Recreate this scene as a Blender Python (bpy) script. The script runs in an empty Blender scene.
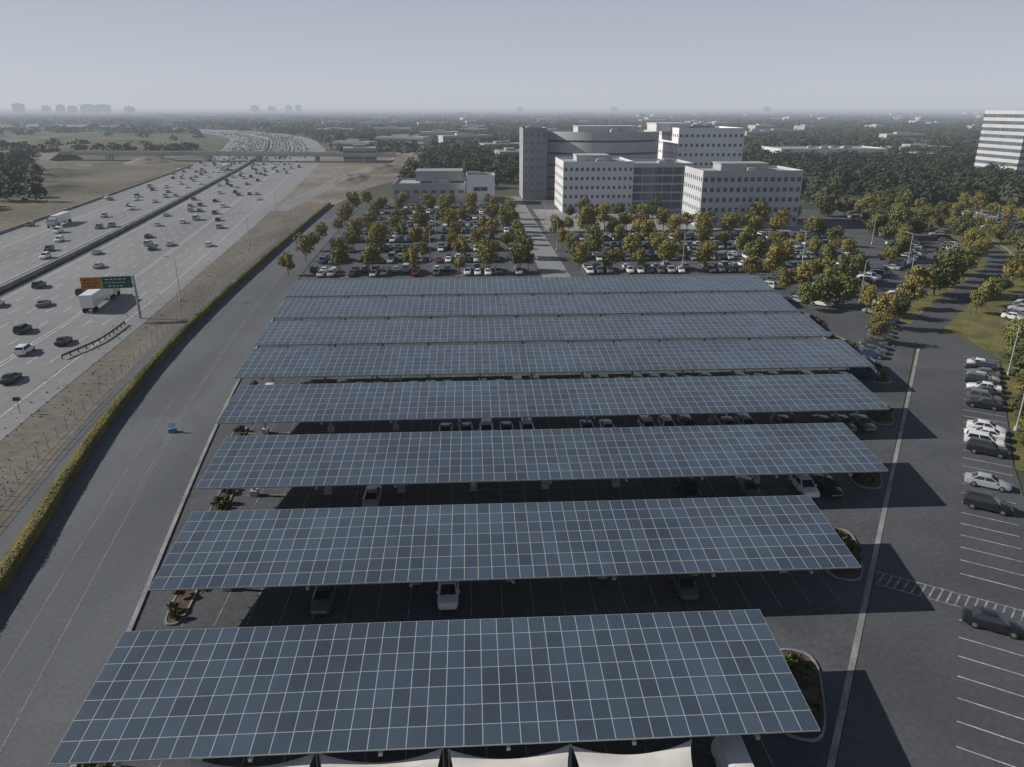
import bpy, math, random
import numpy as np
from mathutils import Vector, Matrix
random.seed(7)
rng = np.random.default_rng(7)
scene = bpy.context.scene
COL = scene.collection
R = math.radians

# ------------------------------------------------------------------ helpers
def put(ob): COL.objects.link(ob); return ob
def tag(ob, label, cat, group=None, kind=None):
    ob["label"] = label; ob["category"] = cat
    if group: ob["group"] = group
    if kind: ob["kind"] = kind
    return ob
def mesh(name, V, F, mats, MI=None, smooth=False, sharp=None):
    m = bpy.data.meshes.new(name); m.from_pydata([tuple(v) for v in V], [], F)
    for k in (mats if isinstance(mats, (list, tuple)) else [mats]): m.materials.append(k)
    if MI is not None: m.polygons.foreach_set("material_index", MI)
    if smooth:
        m.polygons.foreach_set("use_smooth", [True]*len(m.polygons))
        if sharp: m.set_sharp_from_angle(angle=R(sharp))
    m.update(); return m
def obj(name, m, loc=(0,0,0), rot=0.0, parent=None, scale=None):
    o = bpy.data.objects.new(name, m); o.location = loc; o.rotation_euler = (0,0,rot)
    if scale: o.scale = scale
    if parent: o.parent = parent
    return put(o)
def empty(name, loc, rot=0.0):
    o = bpy.data.objects.new(name, None); o.empty_display_size = .5
    o.location = loc; o.rotation_euler = (0,0,rot); return put(o)
def quadmesh(name, verts, mat):
    n = len(verts)//4
    m = bpy.data.meshes.new(name)
    m.vertices.add(4*n); m.vertices.foreach_set("co", verts.astype(np.float32).ravel())
    m.loops.add(4*n); m.loops.foreach_set("vertex_index", np.arange(4*n, dtype=np.int32))
    m.polygons.add(n); m.polygons.foreach_set("loop_start", np.arange(0,4*n,4, dtype=np.int32))
    m.update(calc_edges=True); m.materials.append(mat); return m
def box(V, F, x0,y0,z0,x1,y1,z1):
    b = len(V)
    V += [(x0,y0,z0),(x1,y0,z0),(x1,y1,z0),(x0,y1,z0),(x0,y0,z1),(x1,y0,z1),(x1,y1,z1),(x0,y1,z1)]
    F += [(b,b+3,b+2,b+1),(b+4,b+5,b+6,b+7),(b,b+1,b+5,b+4),(b+1,b+2,b+6,b+5),(b+2,b+3,b+7,b+6),(b+3,b,b+4,b+7)]
def tube(V, F, p0, p1, r0, r1, n=8):
    p0 = Vector(p0); p1 = Vector(p1); d = (p1-p0).normalized()
    a = d.orthogonal().normalized(); c = d.cross(a); b = len(V)
    for p, r in ((p0,r0),(p1,r1)):
        for i in range(n):
            t = 2*math.pi*i/n; V.append(tuple(p + a*math.cos(t)*r + c*math.sin(t)*r))
    for i in range(n): F.append((b+i, b+(i+1)%n, b+n+(i+1)%n, b+n+i))
    F.append(tuple(b+i for i in reversed(range(n)))); F.append(tuple(b+n+i for i in range(n)))

# ------------------------------------------------------------------ materials
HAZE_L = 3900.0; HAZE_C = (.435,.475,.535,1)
def haze_group():  # haze painted into materials: surfaces blend to pale emission with distance from origin
    g = bpy.data.node_groups.new("painted_haze", 'ShaderNodeTree')
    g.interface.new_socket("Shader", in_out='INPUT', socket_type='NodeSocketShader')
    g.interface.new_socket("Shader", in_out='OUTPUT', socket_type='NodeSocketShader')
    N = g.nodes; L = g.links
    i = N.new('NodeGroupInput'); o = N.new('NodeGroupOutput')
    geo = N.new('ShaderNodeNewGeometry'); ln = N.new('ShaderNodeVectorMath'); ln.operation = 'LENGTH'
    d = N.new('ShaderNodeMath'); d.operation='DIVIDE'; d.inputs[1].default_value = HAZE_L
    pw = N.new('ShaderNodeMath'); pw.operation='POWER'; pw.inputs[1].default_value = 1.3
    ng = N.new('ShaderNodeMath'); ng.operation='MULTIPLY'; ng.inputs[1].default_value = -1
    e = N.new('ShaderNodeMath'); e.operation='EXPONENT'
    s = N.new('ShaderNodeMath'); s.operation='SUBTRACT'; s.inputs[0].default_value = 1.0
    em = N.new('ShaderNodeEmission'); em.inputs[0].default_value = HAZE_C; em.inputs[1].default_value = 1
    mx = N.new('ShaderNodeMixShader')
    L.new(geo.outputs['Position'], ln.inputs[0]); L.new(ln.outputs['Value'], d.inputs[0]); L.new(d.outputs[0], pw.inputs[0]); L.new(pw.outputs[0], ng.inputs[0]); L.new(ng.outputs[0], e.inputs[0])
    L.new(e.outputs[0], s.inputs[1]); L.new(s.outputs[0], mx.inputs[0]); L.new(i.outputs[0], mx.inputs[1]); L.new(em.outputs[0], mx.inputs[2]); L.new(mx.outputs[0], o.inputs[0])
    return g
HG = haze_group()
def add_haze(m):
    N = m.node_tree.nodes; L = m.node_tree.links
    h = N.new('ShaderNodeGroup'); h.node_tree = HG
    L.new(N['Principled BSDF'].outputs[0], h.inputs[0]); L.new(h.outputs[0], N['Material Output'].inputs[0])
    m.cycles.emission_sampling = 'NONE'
def mk(name, c1, c2=None, scale=.3, fine=None, fine_amt=.25, rough=.85, bump=0, metallic=0, stretch=None, haze=True, spec=.3, rnd=None, detail=4, coat=0, cracks=0):
    m = bpy.data.materials.new(name); m.use_nodes = True
    N = m.node_tree.nodes; L = m.node_tree.links; p = N['Principled BSDF']
    p.inputs['Roughness'].default_value = rough; p.inputs['Metallic'].default_value = metallic
    p.inputs['Specular IOR Level'].default_value = spec
    if coat: p.inputs['Coat Weight'].default_value = coat; p.inputs['Coat Roughness'].default_value = .08
    c1 = tuple(c1)+(1,); cur = None
    rgb = N.new('ShaderNodeRGB'); rgb.outputs[0].default_value = c1; cur = rgb.outputs[0]
    geo = N.new('ShaderNodeNewGeometry'); src = geo.outputs['Position']
    if stretch:
        mp = N.new('ShaderNodeMapping'); mp.inputs['Scale'].default_value = stretch; L.new(src, mp.inputs['Vector']); src = mp.outputs[0]
    if c2:
        n = N.new('ShaderNodeTexNoise'); n.inputs['Scale'].default_value = scale; n.inputs['Detail'].default_value = detail
        L.new(src, n.inputs['Vector'])
        r = N.new('ShaderNodeMapRange'); r.inputs[1].default_value=.36; r.inputs[2].default_value=.64; L.new(n.outputs[0], r.inputs[0])
        mx = N.new('ShaderNodeMix'); mx.data_type='RGBA'; L.new(cur, mx.inputs[6]); mx.inputs[7].default_value = tuple(c2)+(1,)
        L.new(r.outputs[0], mx.inputs[0]); cur = mx.outputs[2]
    if rnd:
        oi = N.new('ShaderNodeObjectInfo'); cr = N.new('ShaderNodeValToRGB')
        els = cr.color_ramp.elements
        while len(els) < len(rnd): els.new(.5)
        for k,c in enumerate(rnd): els[k].position = k/(len(rnd)-1); els[k].color = tuple(c)+(1,)
        L.new(oi.outputs['Random'], cr.inputs[0])
        mx = N.new('ShaderNodeMix'); mx.data_type='RGBA'; mx.inputs[0].default_value=.75
        L.new(cur, mx.inputs[6]); L.new(cr.outputs[0], mx.inputs[7]); cur = mx.outputs[2]
    if cracks:
        nz = N.new('ShaderNodeTexNoise'); nz.inputs['Scale'].default_value=.5; nz.inputs['Detail'].default_value=5; L.new(geo.outputs['Position'], nz.inputs['Vector'])
        va = N.new('ShaderNodeVectorMath'); va.operation='SCALE'; va.inputs['Scale'].default_value=2.5; L.new(nz.outputs['Color'], va.inputs[0])
        vb = N.new('ShaderNodeVectorMath'); vb.operation='ADD'; L.new(geo.outputs['Position'], vb.inputs[0]); L.new(va.outputs[0], vb.inputs[1])
        vo = N.new('ShaderNodeTexVoronoi'); vo.feature='DISTANCE_TO_EDGE'; vo.inputs['Scale'].default_value=.09; L.new(vb.outputs[0], vo.inputs['Vector'])
        rr = N.new('ShaderNodeMapRange'); rr.inputs[1].default_value=.003; rr.inputs[2].default_value=.012; rr.inputs[3].default_value=1-cracks; rr.inputs[4].default_value=1; L.new(vo.outputs['Distance'], rr.inputs[0])
        vm = N.new('ShaderNodeVectorMath'); vm.operation='SCALE'; L.new(cur, vm.inputs[0]); L.new(rr.outputs[0], vm.inputs['Scale']); cur = vm.outputs[0]
        v2 = N.new('ShaderNodeTexVoronoi'); v2.distance='CHEBYCHEV'; v2.inputs['Scale'].default_value=.06; L.new(geo.outputs['Position'], v2.inputs['Vector'])
        sp_ = N.new('ShaderNodeSeparateColor'); L.new(v2.outputs['Color'], sp_.inputs[0])
        r2 = N.new('ShaderNodeMapRange'); r2.inputs[3].default_value=.94; r2.inputs[4].default_value=1.06; L.new(sp_.outputs[0], r2.inputs[0])
        vm = N.new('ShaderNodeVectorMath'); vm.operation='SCALE'; L.new(cur, vm.inputs[0]); L.new(r2.outputs[0], vm.inputs['Scale']); cur = vm.outputs[0]
    if fine:
        n2 = N.new('ShaderNodeTexNoise'); n2.inputs['Scale'].default_value = fine; n2.inputs['Detail'].default_value = 6
        L.new(geo.outputs['Position'], n2.inputs['Vector'])
        r = N.new('ShaderNodeMapRange'); r.inputs[1].default_value=.3; r.inputs[2].default_value=.7
        r.inputs[3].default_value=1-fine_amt; r.inputs[4].default_value=1+fine_amt; L.new(n2.outputs[0], r.inputs[0])
        vm = N.new('ShaderNodeVectorMath'); vm.operation='SCALE'; L.new(cur, vm.inputs[0]); L.new(r.outputs[0], vm.inputs['Scale']); cur = vm.outputs[0]
        if bump:
            b = N.new('ShaderNodeBump'); b.inputs['Strength'].default_value = bump; b.inputs['Distance'].default_value=.05
            L.new(n2.outputs[0], b.inputs['Height']); L.new(b.outputs[0], p.inputs['Normal'])
    L.new(cur, p.inputs['Base Color'])
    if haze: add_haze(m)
    return m

M = {}
M['ground'] = mk('dry_ground', (.085,.085,.05), (.05,.06,.035), .012, .15, .3, detail=8)
M['field'] = mk('dry_field', (.10,.093,.057), (.048,.058,.034), .009, .05, .35, detail=10)
M['bank'] = mk('olive_bank', (.15,.127,.092), (.075,.075,.048), .02, .3, .3, detail=10)
M['dirt'] = mk('bare_dirt', (.165,.145,.122), (.105,.094,.079), .10, .7, .25, bump=.3, stretch=(1,.25,1), detail=8)
M['earth'] = mk('pale_earth', (.22,.19,.16), (.13,.113,.09), .025, .3, .28, bump=.3, detail=10)
M['asphalt'] = mk('worn_asphalt', (.116,.124,.137), (.087,.094,.105), .09, 2.5, .12, rough=.9, stretch=(1,.2,1), detail=8, cracks=.08)
M['asphalt_lot'] = mk('lot_asphalt', (.088,.093,.102), (.064,.069,.077), .12, 2.0, .2, rough=.9, detail=8, cracks=.12)
M['asphalt_dark'] = mk('dark_asphalt', (.084,.089,.099), (.065,.070,.079), .10, 2.0, .14, rough=.9, detail=8, cracks=.08)
M['highway'] = mk('highway_concrete', (.235,.239,.245), (.18,.184,.19), .05, .6, .10, stretch=(1,.12,1), detail=8)
M['bridge'] = mk('bridge_concrete', (.42,.41,.39), (.34,.33,.315), .1, 1, .12)
M['shoulder'] = mk('shoulder_asphalt', (.07,.072,.075), (.05,.052,.055), .1, 1, .2)
M['concrete'] = mk('pale_concrete', (.29,.287,.28), (.19,.19,.187), .3, 3, .18)
M['white'] = mk('road_paint_white', (.55,.55,.54), (.33,.33,.33), .8, 4, .3)
M['whitefade'] = mk('faded_paint', (.26,.26,.255), (.15,.15,.15), .7, 4, .35)
M['worn'] = mk('worn_paint',(.34,.34,.33),(.15,.15,.15),1.2,5,.3)
M['yellowfade'] = mk('faded_yellow_paint', (.21,.20,.165), (.135,.135,.13), .4, 4, .35)
M['steel'] = mk('galvanised_steel', (.32,.33,.34), (.24,.25,.26), 1.5, rough=.5, metallic=.4)
M['steelw'] = mk('painted_steel', (.42,.42,.41), (.34,.34,.33), 1, rough=.5)
M['rust'] = mk('rusty_metal', (.16,.07,.04), (.10,.05,.03), 5)
M['leafhedge'] = mk('hedge_leaf', (.19,.16,.048), (.105,.105,.034), .12, 2.0, .3, rough=.8)
M['leaf'] = mk('autumn_leaf', (.19,.17,.05), (.105,.12,.04), .5, 2.0, .4, rough=.7,
               rnd=[(.11,.13,.045),(.18,.17,.05),(.24,.185,.05),(.12,.14,.045),(.26,.185,.05),(.19,.17,.05),(.21,.16,.05),(.13,.14,.045)])
M['leafgreen'] = mk('green_leaf', (.095,.105,.042), (.05,.064,.028), .5, 2.0, .4, rough=.7,
               rnd=[(.06,.078,.033),(.12,.115,.04),(.07,.088,.033),(.15,.13,.042)])
M['forest'] = mk('forest_leaf', (.052,.062,.032), (.024,.034,.019), .07, .4, .4, rough=.8)
M['bark'] = mk('bark', (.10,.08,.06), (.06,.05,.04), 3)
M['grass'] = mk('verge_grass', (.17,.145,.05), (.085,.09,.035), .25, 2, .4, bump=.5, detail=8)
M['soil'] = mk('mulch_soil', (.10,.07,.05), (.06,.045,.033), 1.2, 5, .4, bump=.5)
M['glass'] = mk('dark_glass', (.02,.028,.035), rough=.08, spec=.6)
M['wglass'] = mk('window_glass', (.07,.09,.11), (.11,.135,.16), .15, rough=.15, spec=.6)
M['tyre'] = mk('tyre_rubber', (.018,.018,.018), rough=.8)
M['rim'] = mk('alloy_rim', (.35,.35,.36), rough=.35, metallic=.7)
M['lamp'] = mk('lamp_lens', (.55,.56,.58), rough=.15, spec=.6)
M['tail'] = mk('tail_lens', (.25,.02,.02), rough=.2)
M['wallb'] = mk('bright_white_wall', (.74,.74,.735), (.66,.66,.66), .08, 1, .04)
M['wallw'] = mk('white_wall', (.58,.58,.58), (.51,.51,.515), .08, 1, .05)
M['wallm'] = mk('light_grey_wall', (.47,.475,.485), (.41,.415,.425), .08, 1, .05)
M['wallg'] = mk('grey_wall', (.36,.365,.375), (.31,.315,.325), .08, 1, .05)
M['walld'] = mk('mid_grey_wall', (.30,.30,.31), (.255,.255,.265), .1, 1, .06)
M['roof'] = mk('roof_membrane', (.38,.38,.385), (.26,.26,.265), .1, 1, .1)
M['sail'] = mk('sail_fabric', (.66,.63,.59), (.56,.54,.51), .5, rough=.8)
M['green'] = mk('sign_green', (.02,.085,.055), (.025,.10,.06), 1, rough=.5)
M['orange'] = mk('sign_orange', (.42,.15,.03), (.38,.13,.03), 1, rough=.5)
M['signw'] = mk('sign_white', (.55,.55,.53), rough=.5)
M['blue'] = mk('plastic_blue', (.10,.2,.34), (.09,.17,.28), 2, rough=.5)
M['far'] = mk('far_building_wall', (.42,.42,.41), (.22,.22,.22), .01, rough=.9)
M['fardark'] = mk('far_tower_wall', (.20,.21,.22), (.26,.27,.28), .01, rough=.9)
PAINT = {'white':(.68,.68,.67),'silver':(.34,.35,.36),'gray':(.11,.115,.12),'black':(.015,.016,.018),'blue':(.03,.05,.10),'red':(.13,.02,.018),'beige':(.27,.245,.20)}
PM = {k: mk('paint_'+k, c, rough=.28, coat=.6, spec=.5) for k,c in PAINT.items()}

def solar_mat():
    m = bpy.data.materials.new('solar_module_glass'); m.use_nodes = True
    N = m.node_tree.nodes; L = m.node_tree.links; p = N['Principled BSDF']
    uv = N.new('ShaderNodeUVMap'); sep = N.new('ShaderNodeSeparateXYZ'); L.new(uv.outputs[0], sep.inputs[0])
    def math_(op,a,b=None,c=None):
        n = N.new('ShaderNodeMath'); n.operation=op
        for i,x in enumerate((a,b,c)):
            if x is None: continue
            if isinstance(x,(int,float)): n.inputs[i].default_value=x
            else: L.new(x,n.inputs[i])
        return n.outputs[0]
    def line(s, w, mul=1.0):
        s2 = math_('MULTIPLY', s, mul); f = math_('FRACT', s2); a = math_('ABSOLUTE', math_('SUBTRACT', f, .5))
        return math_('GREATER_THAN', a, .5-w)
    lines = math_('MAXIMUM', line(sep.outputs[0], .023), line(sep.outputs[1], .016))
    thin = math_('MAXIMUM', line(sep.outputs[0], .035, 6), line(sep.outputs[1], .035, 9))
    fl = N.new('ShaderNodeVectorMath'); fl.operation='FLOOR'; L.new(uv.outputs[0], fl.inputs[0])
    wn = N.new('ShaderNodeTexWhiteNoise'); L.new(fl.outputs[0], wn.inputs[0])
    mr = N.new('ShaderNodeMapRange'); mr.inputs[3].default_value=.8; mr.inputs[4].default_value=1.22; L.new(wn.outputs[0], mr.inputs[0])
    geo = N.new('ShaderNodeNewGeometry'); nz = N.new('ShaderNodeTexNoise'); nz.inputs['Scale'].default_value=.1; nz.inputs['Detail'].default_value=5; L.new(geo.outputs['Position'], nz.inputs['Vector'])
    mr2 = N.new('ShaderNodeMapRange'); mr2.inputs[1].default_value=.3; mr2.inputs[2].default_value=.7; mr2.inputs[3].default_value=.8; mr2.inputs[4].default_value=1.25; L.new(nz.outputs[0], mr2.inputs[0])
    k = math_('MULTIPLY', mr.outputs[0], mr2.outputs[0])
    sc = N.new('ShaderNodeVectorMath'); sc.operation='SCALE'; sc.inputs[0].default_value=(.050,.071,.100); L.new(k, sc.inputs['Scale'])
    m1 = N.new('ShaderNodeMix'); m1.data_type='RGBA'; L.new(sc.outputs[0], m1.inputs[6]); m1.inputs[7].default_value=(.10,.12,.15,1)
    L.new(math_('MULTIPLY', thin, .5), m1.inputs[0])
    m2 = N.new('ShaderNodeMix'); m2.data_type='RGBA'; L.new(m1.outputs[2], m2.inputs[6]); m2.inputs[7].default_value=(.37,.38,.38,1); L.new(lines, m2.inputs[0])
    L.new(m2.outputs[2], p.inputs['Base Color'])
    rg = N.new('ShaderNodeMapRange'); rg.inputs[3].default_value=.20; rg.inputs[4].default_value=.40; L.new(nz.outputs[0], rg.inputs[0]); L.new(rg.outputs[0], p.inputs['Roughness'])
    p.inputs['Specular IOR Level'].default_value=1.0
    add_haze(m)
    return m
M['solar'] = solar_mat()

# ------------------------------------------------------------------ world, sun, camera
w = bpy.data.worlds.new("World"); scene.world = w; w.use_nodes = True
N = w.node_tree.nodes; L = w.node_tree.links; bg = N['Background']
sky = N.new('ShaderNodeTexSky'); sky.sky_type='NISHITA'; sky.sun_disc=False
sky.sun_elevation=R(30); sky.sun_rotation=R(-80); sky.air_density=1.0; sky.dust_density=1.0; sky.ozone_density=2.0
hs = N.new('ShaderNodeHueSaturation'); hs.inputs['Saturation'].default_value=.5
L.new(sky.outputs[0], hs.inputs['Color'])
tc = N.new('ShaderNodeTexCoord'); sp = N.new('ShaderNodeSeparateXYZ'); L.new(tc.outputs['Generated'], sp.inputs[0])
cr = N.new('ShaderNodeValToRGB'); L.new(sp.outputs[2], cr.inputs[0]); E=cr.color_ramp.elements
E[0].position=0; E[0].color=(.53,.565,.625,1); E[1].position=1; E[1].color=(.05,.07,.12,1)
for pos,c in ((.03,(.515,.55,.62)),(.13,(.40,.445,.535)),(.40,(.26,.30,.38)),(.55,(.10,.13,.19))):
    e=E.new(pos); e.color=c+(1,)
vm = N.new('ShaderNodeVectorMath'); vm.operation='SCALE'; vm.inputs['Scale'].default_value=10; L.new(cr.outputs[0], vm.inputs[0])
mx = N.new('ShaderNodeMix'); mx.data_type='RGBA'; mx.inputs[0].default_value=.9; L.new(hs.outputs[0], mx.inputs[6]); L.new(vm.outputs[0], mx.inputs[7])
L.new(mx.outputs[2], bg.inputs[0]); bg.inputs[1].default_value=.1
sun = bpy.data.lights.new("sun", 'SUN'); sun.energy=5.0; sun.angle=R(.5); sun.color=(1,.95,.88)
so = put(bpy.data.objects.new("sun", sun)); c30=math.cos(R(30))
so.rotation_euler = Vector((.985*c30,-.17*c30,-.5)).to_track_quat('-Z','Y').to_euler(); so.location=(-100,20,100)
cam = bpy.data.cameras.new("camera"); cam.sensor_width=36; cam.lens=740/1024*36; cam.clip_start=.5; cam.clip_end=90000
co = put(bpy.data.objects.new("camera", cam)); co.location=(0,0,41.5); co.rotation_euler=(R(90-20.4),0,R(-3.1)); scene.camera=co
scene.view_settings.view_transform='Standard'; scene.view_settings.look='None'; scene.view_settings.exposure=0

# ------------------------------------------------------------------ flat sheets
def sheet(name, pts, z, mat, label, cat, n=None):
    m = mesh(name, [(x,y,z) for x,y in pts], [tuple(range(len(pts)))], mat)
    return tag(obj(name, m), label, cat, kind="structure")
class Path:
    def __init__(s, pts, step=6):
        P=[Vector(p) for p in pts]; P=[2*P[0]-P[1]]+P+[2*P[-1]-P[-2]]; out=[]
        for i in range(1,len(P)-2):
            n=max(2,int((P[i+1]-P[i]).length/step))
            for k in range(n):
                t=k/n; a,b,c,d=P[i-1:i+3]
                out.append(.5*((2*b)+(c-a)*t+(2*a-5*b+4*c-d)*t*t+(3*b-a-3*c+d)*t**3))
        out.append(P[-2]); s.p=out; s.c=[0]
        for i in range(1,len(out)): s.c.append(s.c[-1]+(out[i]-out[i-1]).length)
        s.len=s.c[-1]
    def at(s,d,off=0):
        d=max(0,min(s.len-.01,d)); i=int(np.searchsorted(s.c,d))-1; i=max(0,min(len(s.p)-2,i))
        t=(d-s.c[i])/(s.c[i+1]-s.c[i]); p=s.p[i].lerp(s.p[i+1],t); T=(s.p[i+1]-s.p[i]).normalized()
        if 0<i<len(s.p)-2: T=((s.p[i+1]-s.p[i-1]).normalized().lerp((s.p[i+2]-s.p[i]).normalized(),t)).normalized()
        n=Vector((T.y,-T.x)); q=p+n*off; return q.x,q.y,math.atan2(T.y,T.x)-math.pi/2
def ribbonVF(V,F,path,a,b,z,d0=0,d1=None,step=8):
    d1=path.len if d1 is None else d1; n=max(1,int((d1-d0)/step)); base=len(V)
    for i in range(n+1):
        d=d0+(d1-d0)*i/n; x,y,_=path.at(d,a if not callable(a) else a(d)); x2,y2,_=path.at(d,b if not callable(b) else b(d)); V+=[(x,y,z),(x2,y2,z)]
    for i in range(n): F.append((base+2*i,base+2*i+1,base+2*i+3,base+2*i+2))
def ribbon(name,path,a,b,z,mat,label,cat,**k):
    V=[];F=[];ribbonVF(V,F,path,a,b,z,**k); return tag(obj(name,mesh(name,V,F,mat)),label,cat,kind="structure")
def wall(path,off,half,z0,z1,V,F,d0=0,d1=None,step=8):
    d1=path.len if d1 is None else d1; n=max(1,int((d1-d0)/step)); b=len(V)
    for i in range(n+1):
        d=d0+(d1-d0)*i/n
        x,y,_=path.at(d,off-half); x2,y2,_=path.at(d,off+half); V+=[(x,y,z0),(x,y,z1),(x2,y2,z1),(x2,y2,z0)]
    for i in range(n):
        for k in range(3): F.append((b+4*i+k,b+4*i+k+1,b+4*i+k+5,b+4*i+k+4))
    F.append((b,b+1,b+2,b+3)); F.append((b+4*n+3,b+4*n+2,b+4*n+1,b+4*n))

S=45000
sheet("ground",[(-S,-2000),(S,-2000),(S,S*1.2),(-S,S*1.2)],-.08,M['ground'],"dry olive ground reaching the hazy horizon","ground")
HW = Path([(-98,20),(-106,90),(-114,181),(-132,319),(-170,580),(-198,740),(-236,920),(-315,1200),(-470,1500),(-760,1850),(-1200,2150)])
MX = lambda y: np.interp(y,[20,90,181,319,580,740,920,1200,1500,1850,2150,2600],[-98,-106,-114,-132,-170,-198,-236,-315,-470,-760,-1200,-1900])
sheet("field",[(-2600,560),(-260,560),(-330,900),(-420,1250),(-900,1800),(-1500,2300),(-3400,2500)],-.05,M['field'],"open dry brown-green field beside the highway","field")
sheet("dirt_strip",[(-90,20),(-34,20),(-51,101),(-56,153),(-60,250),(-64,352),(-66,440),(-120,400)],-.04,M['dirt'],"bare dirt strip between highway and hedge","dirt")
sheet("earth_area",[(-120,360),(-62,352),(-56,430),(-34,520),(-20,640),(-30,720),(-150,720)],-.03,M['earth'],"pale graded earth beside the highway overpass","earth")
sheet("dirt_bank",[(-150,20),(-150,150),(-165,270),(-205,500),(-215,700),(-420,740),(-300,460),(-230,250),(-260,20)],-.035,M['bank'],"rough brown-olive bank along the far highway shoulder","dirt")
ribbon("highway",HW,lambda d:-41-max(0,min(8,(d-600)*.02)),lambda d:43+max(0,min(18,(d-180)*.03)),0,M['highway'],"wide pale concrete multi-lane highway","highway")
for pts,hw in (([(-84,330),(-82,430),(-76,540),(-60,625)],4.5),([(-215,770),(-262,730),(-300,700)],4)):
    ribbon("ramp",Path(pts),-hw,hw,.004,M['highway'],"pale concrete ramp road leaving the highway","road")
ribbon("highway_shoulder",HW,-3.4,3.0,.006,M['shoulder'],"dark asphalt inner shoulders along the median","road shoulder")
V=[];F=[]
LANES=[6.2,9.9,13.6,17.3,21.0,24.7,29.6,33.3,37.0]
for sgn in (1,-1):
    edges=[4.3,8.05,11.75,15.45,19.15,22.85,26.7,27.6,31.45,35.15,38.9]
    for k,o in enumerate(edges):
        o*=sgn
        if k in (0,6,7,10):
            ribbonVF(V,F,HW,o-.12,o+.12,.012,d1=1500)
        else:
            d=20
            while d<900:
                x=ribbonVF(V,F,HW,o-.11,o+.11,.012,d0=d,d1=d+4.5,step=5); d+=12
tag(obj("lane_markings",mesh("lane_markings",V,F,M['white'])),"white dashed and solid highway lane lines","road marking",kind="structure")
V=[];F=[];wall(HW,0,.35,0,1.1,V,F,d1=1600)
tag(obj("median_barrier",mesh("median_barrier",V,F,M['concrete'])),"long low concrete barrier dividing the highway","barrier")
V=[];F=[];wall(HW,-40.3,.3,0,.8,V,F,d1=600)
tag(obj("roadside_barrier",mesh("roadside_barrier",V,F,M['concrete'])),"low concrete barrier on the outer highway shoulder","barrier")
# earth mounds
def mound(x,y,rx,ry,h,mt='bank'):
    V=[];F=[];n=22
    for i in range(n+1):
        for k in range(n+1):
            u=-1+2*i/n;v=-1+2*k/n;q=max(0,1-u*u-v*v)
            V.append((u*rx,v*ry,-.1+h*q**1.3*(1+.25*math.sin(u*9+x)*math.cos(v*7+y))))
    for i in range(n):
        for k in range(n): b=i*(n+1)+k;F.append((b,b+n+1,b+n+2,b+1))
    tag(obj("earth_mound",mesh("earth_mound",V,F,M[mt],None,True),(x,y,0)),"low rough brown earth mound beside the highway","earth mound",kind="structure")
for q in ((-235,420,20,60,3),(-290,520,40,60,4),(-340,600,50,40,4.5,'earth'),(-75,480,12,50,2.5,'earth'),(-62,560,18,40,3.5,'earth'),(-48,680,25,30,5,'earth'),(-390,860,90,60,6),(-520,1050,120,90,6),(-262,650,20,30,4,'earth')): mound(*q)

# campus sheets
HEDGE = Path([(-37,20),(-43.9,60),(-51.8,101),(-57.3,153),(-61.5,250),(-64.5,350)])
CURB = Path([(-24.5,20),(-29.9,54),(-36,95),(-40,130),(-43.5,170),(-47,230),(-50,350)])
pl=[HEDGE.at(HEDGE.len*i/24,.6)[:2] for i in range(25)]; pr=[CURB.at(CURB.len*i/24,0)[:2] for i in range(25)]
V=[];F=[]
for a,b in zip(pl,pr): V+=[(a[0],a[1],.0),(b[0],b[1],.0)]
for i in range(24): F.append((2*i,2*i+1,2*i+3,2*i+2))
tag(obj("road",mesh("road",V,F,M['asphalt'])),"wide worn grey asphalt road beside the hedge","road",kind="structure")
ribbon("service_path",HEDGE,-3.6,-1.9,-.01,M['asphalt'],"narrow paved strip behind the hedge","path",d1=300)
ribbon("grass_strip",HEDGE,-1.9,-.5,-.005,M['grass'],"narrow yellow-green grass strip beside the hedge","grass",d1=330)
sheet("parking_lot",[(-24.3,20),(13,20),(23.4,36.4),(80.6,125),(92,142),(115,168),(150,205),(178,262),(183,312),(120,330),(30,372),(-49,372),(-49.8,350),(-46.8,230),(-43.3,170),(-39.8,130),(-35.8,95),(-29.7,54)],-.004,M['asphalt_lot'],"asphalt parking lot below the solar canopies","parking lot")
V=[];F=[];wall(CURB,0.2,.2,-.05,.14,V,F,d1=150)
tag(obj("kerb",mesh("kerb",V,F,M['concrete'])),"pale concrete kerb between road and parking rows","kerb",kind="structure")
V=[];F=[]
for off,a,b in ((-5.2,5,190),(-8.2,5,90),(-5.6,60,190)):
    ribbonVF(V,F,CURB,off-.06,off+.06,.006,d0=a,d1=b)
tag(obj("road_markings",mesh("road_markings",V,F,M['yellowfade'])),"faded yellowish lines on the worn asphalt road","road marking",kind="structure")

E1=Vector((.547,.837)); E2=Vector((.837,-.547)); O=Vector((23.4,36.4))
def rp(al,ac): v=O+E1*al+E2*ac; return (v.x,v.y)
def rquad(V,F,a0,a1,c0,c1,z):
    b=len(V)
    for a,c in ((a0,c0),(a0,c1),(a1,c1),(a1,c0)): x,y=rp(a,c); V.append((x,y,z))
    F.append((b,b+1,b+2,b+3))
sheet("side_road",[rp(-40,.3),rp(-40,20),rp(60,12.8),rp(106,12.8),rp(114,8),rp(119,5.5),rp(119,-2),rp(108,.3)],.0,M['asphalt_dark'],"dark asphalt side road with parking bays","road")
V=[];F=[];rquad(V,F,-40,107,-.24,.24,.006)
tag(obj("gutter_strip",mesh("gutter_strip",V,F,M['concrete'])),"pale concrete gutter strip along the side road","gutter",kind="structure")
V=[];F=[]
a=-9.5
while a<106:
    if not 22.8<a<27.2: rquad(V,F,a-.05,a+.05,7.3,12.6,.006)
    a+=2.62
tag(obj("bay_markings",mesh("bay_markings",V,F,M['white'])),"white parking bay lines on dark asphalt","road marking",kind="structure")
V=[];F=[]
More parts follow.
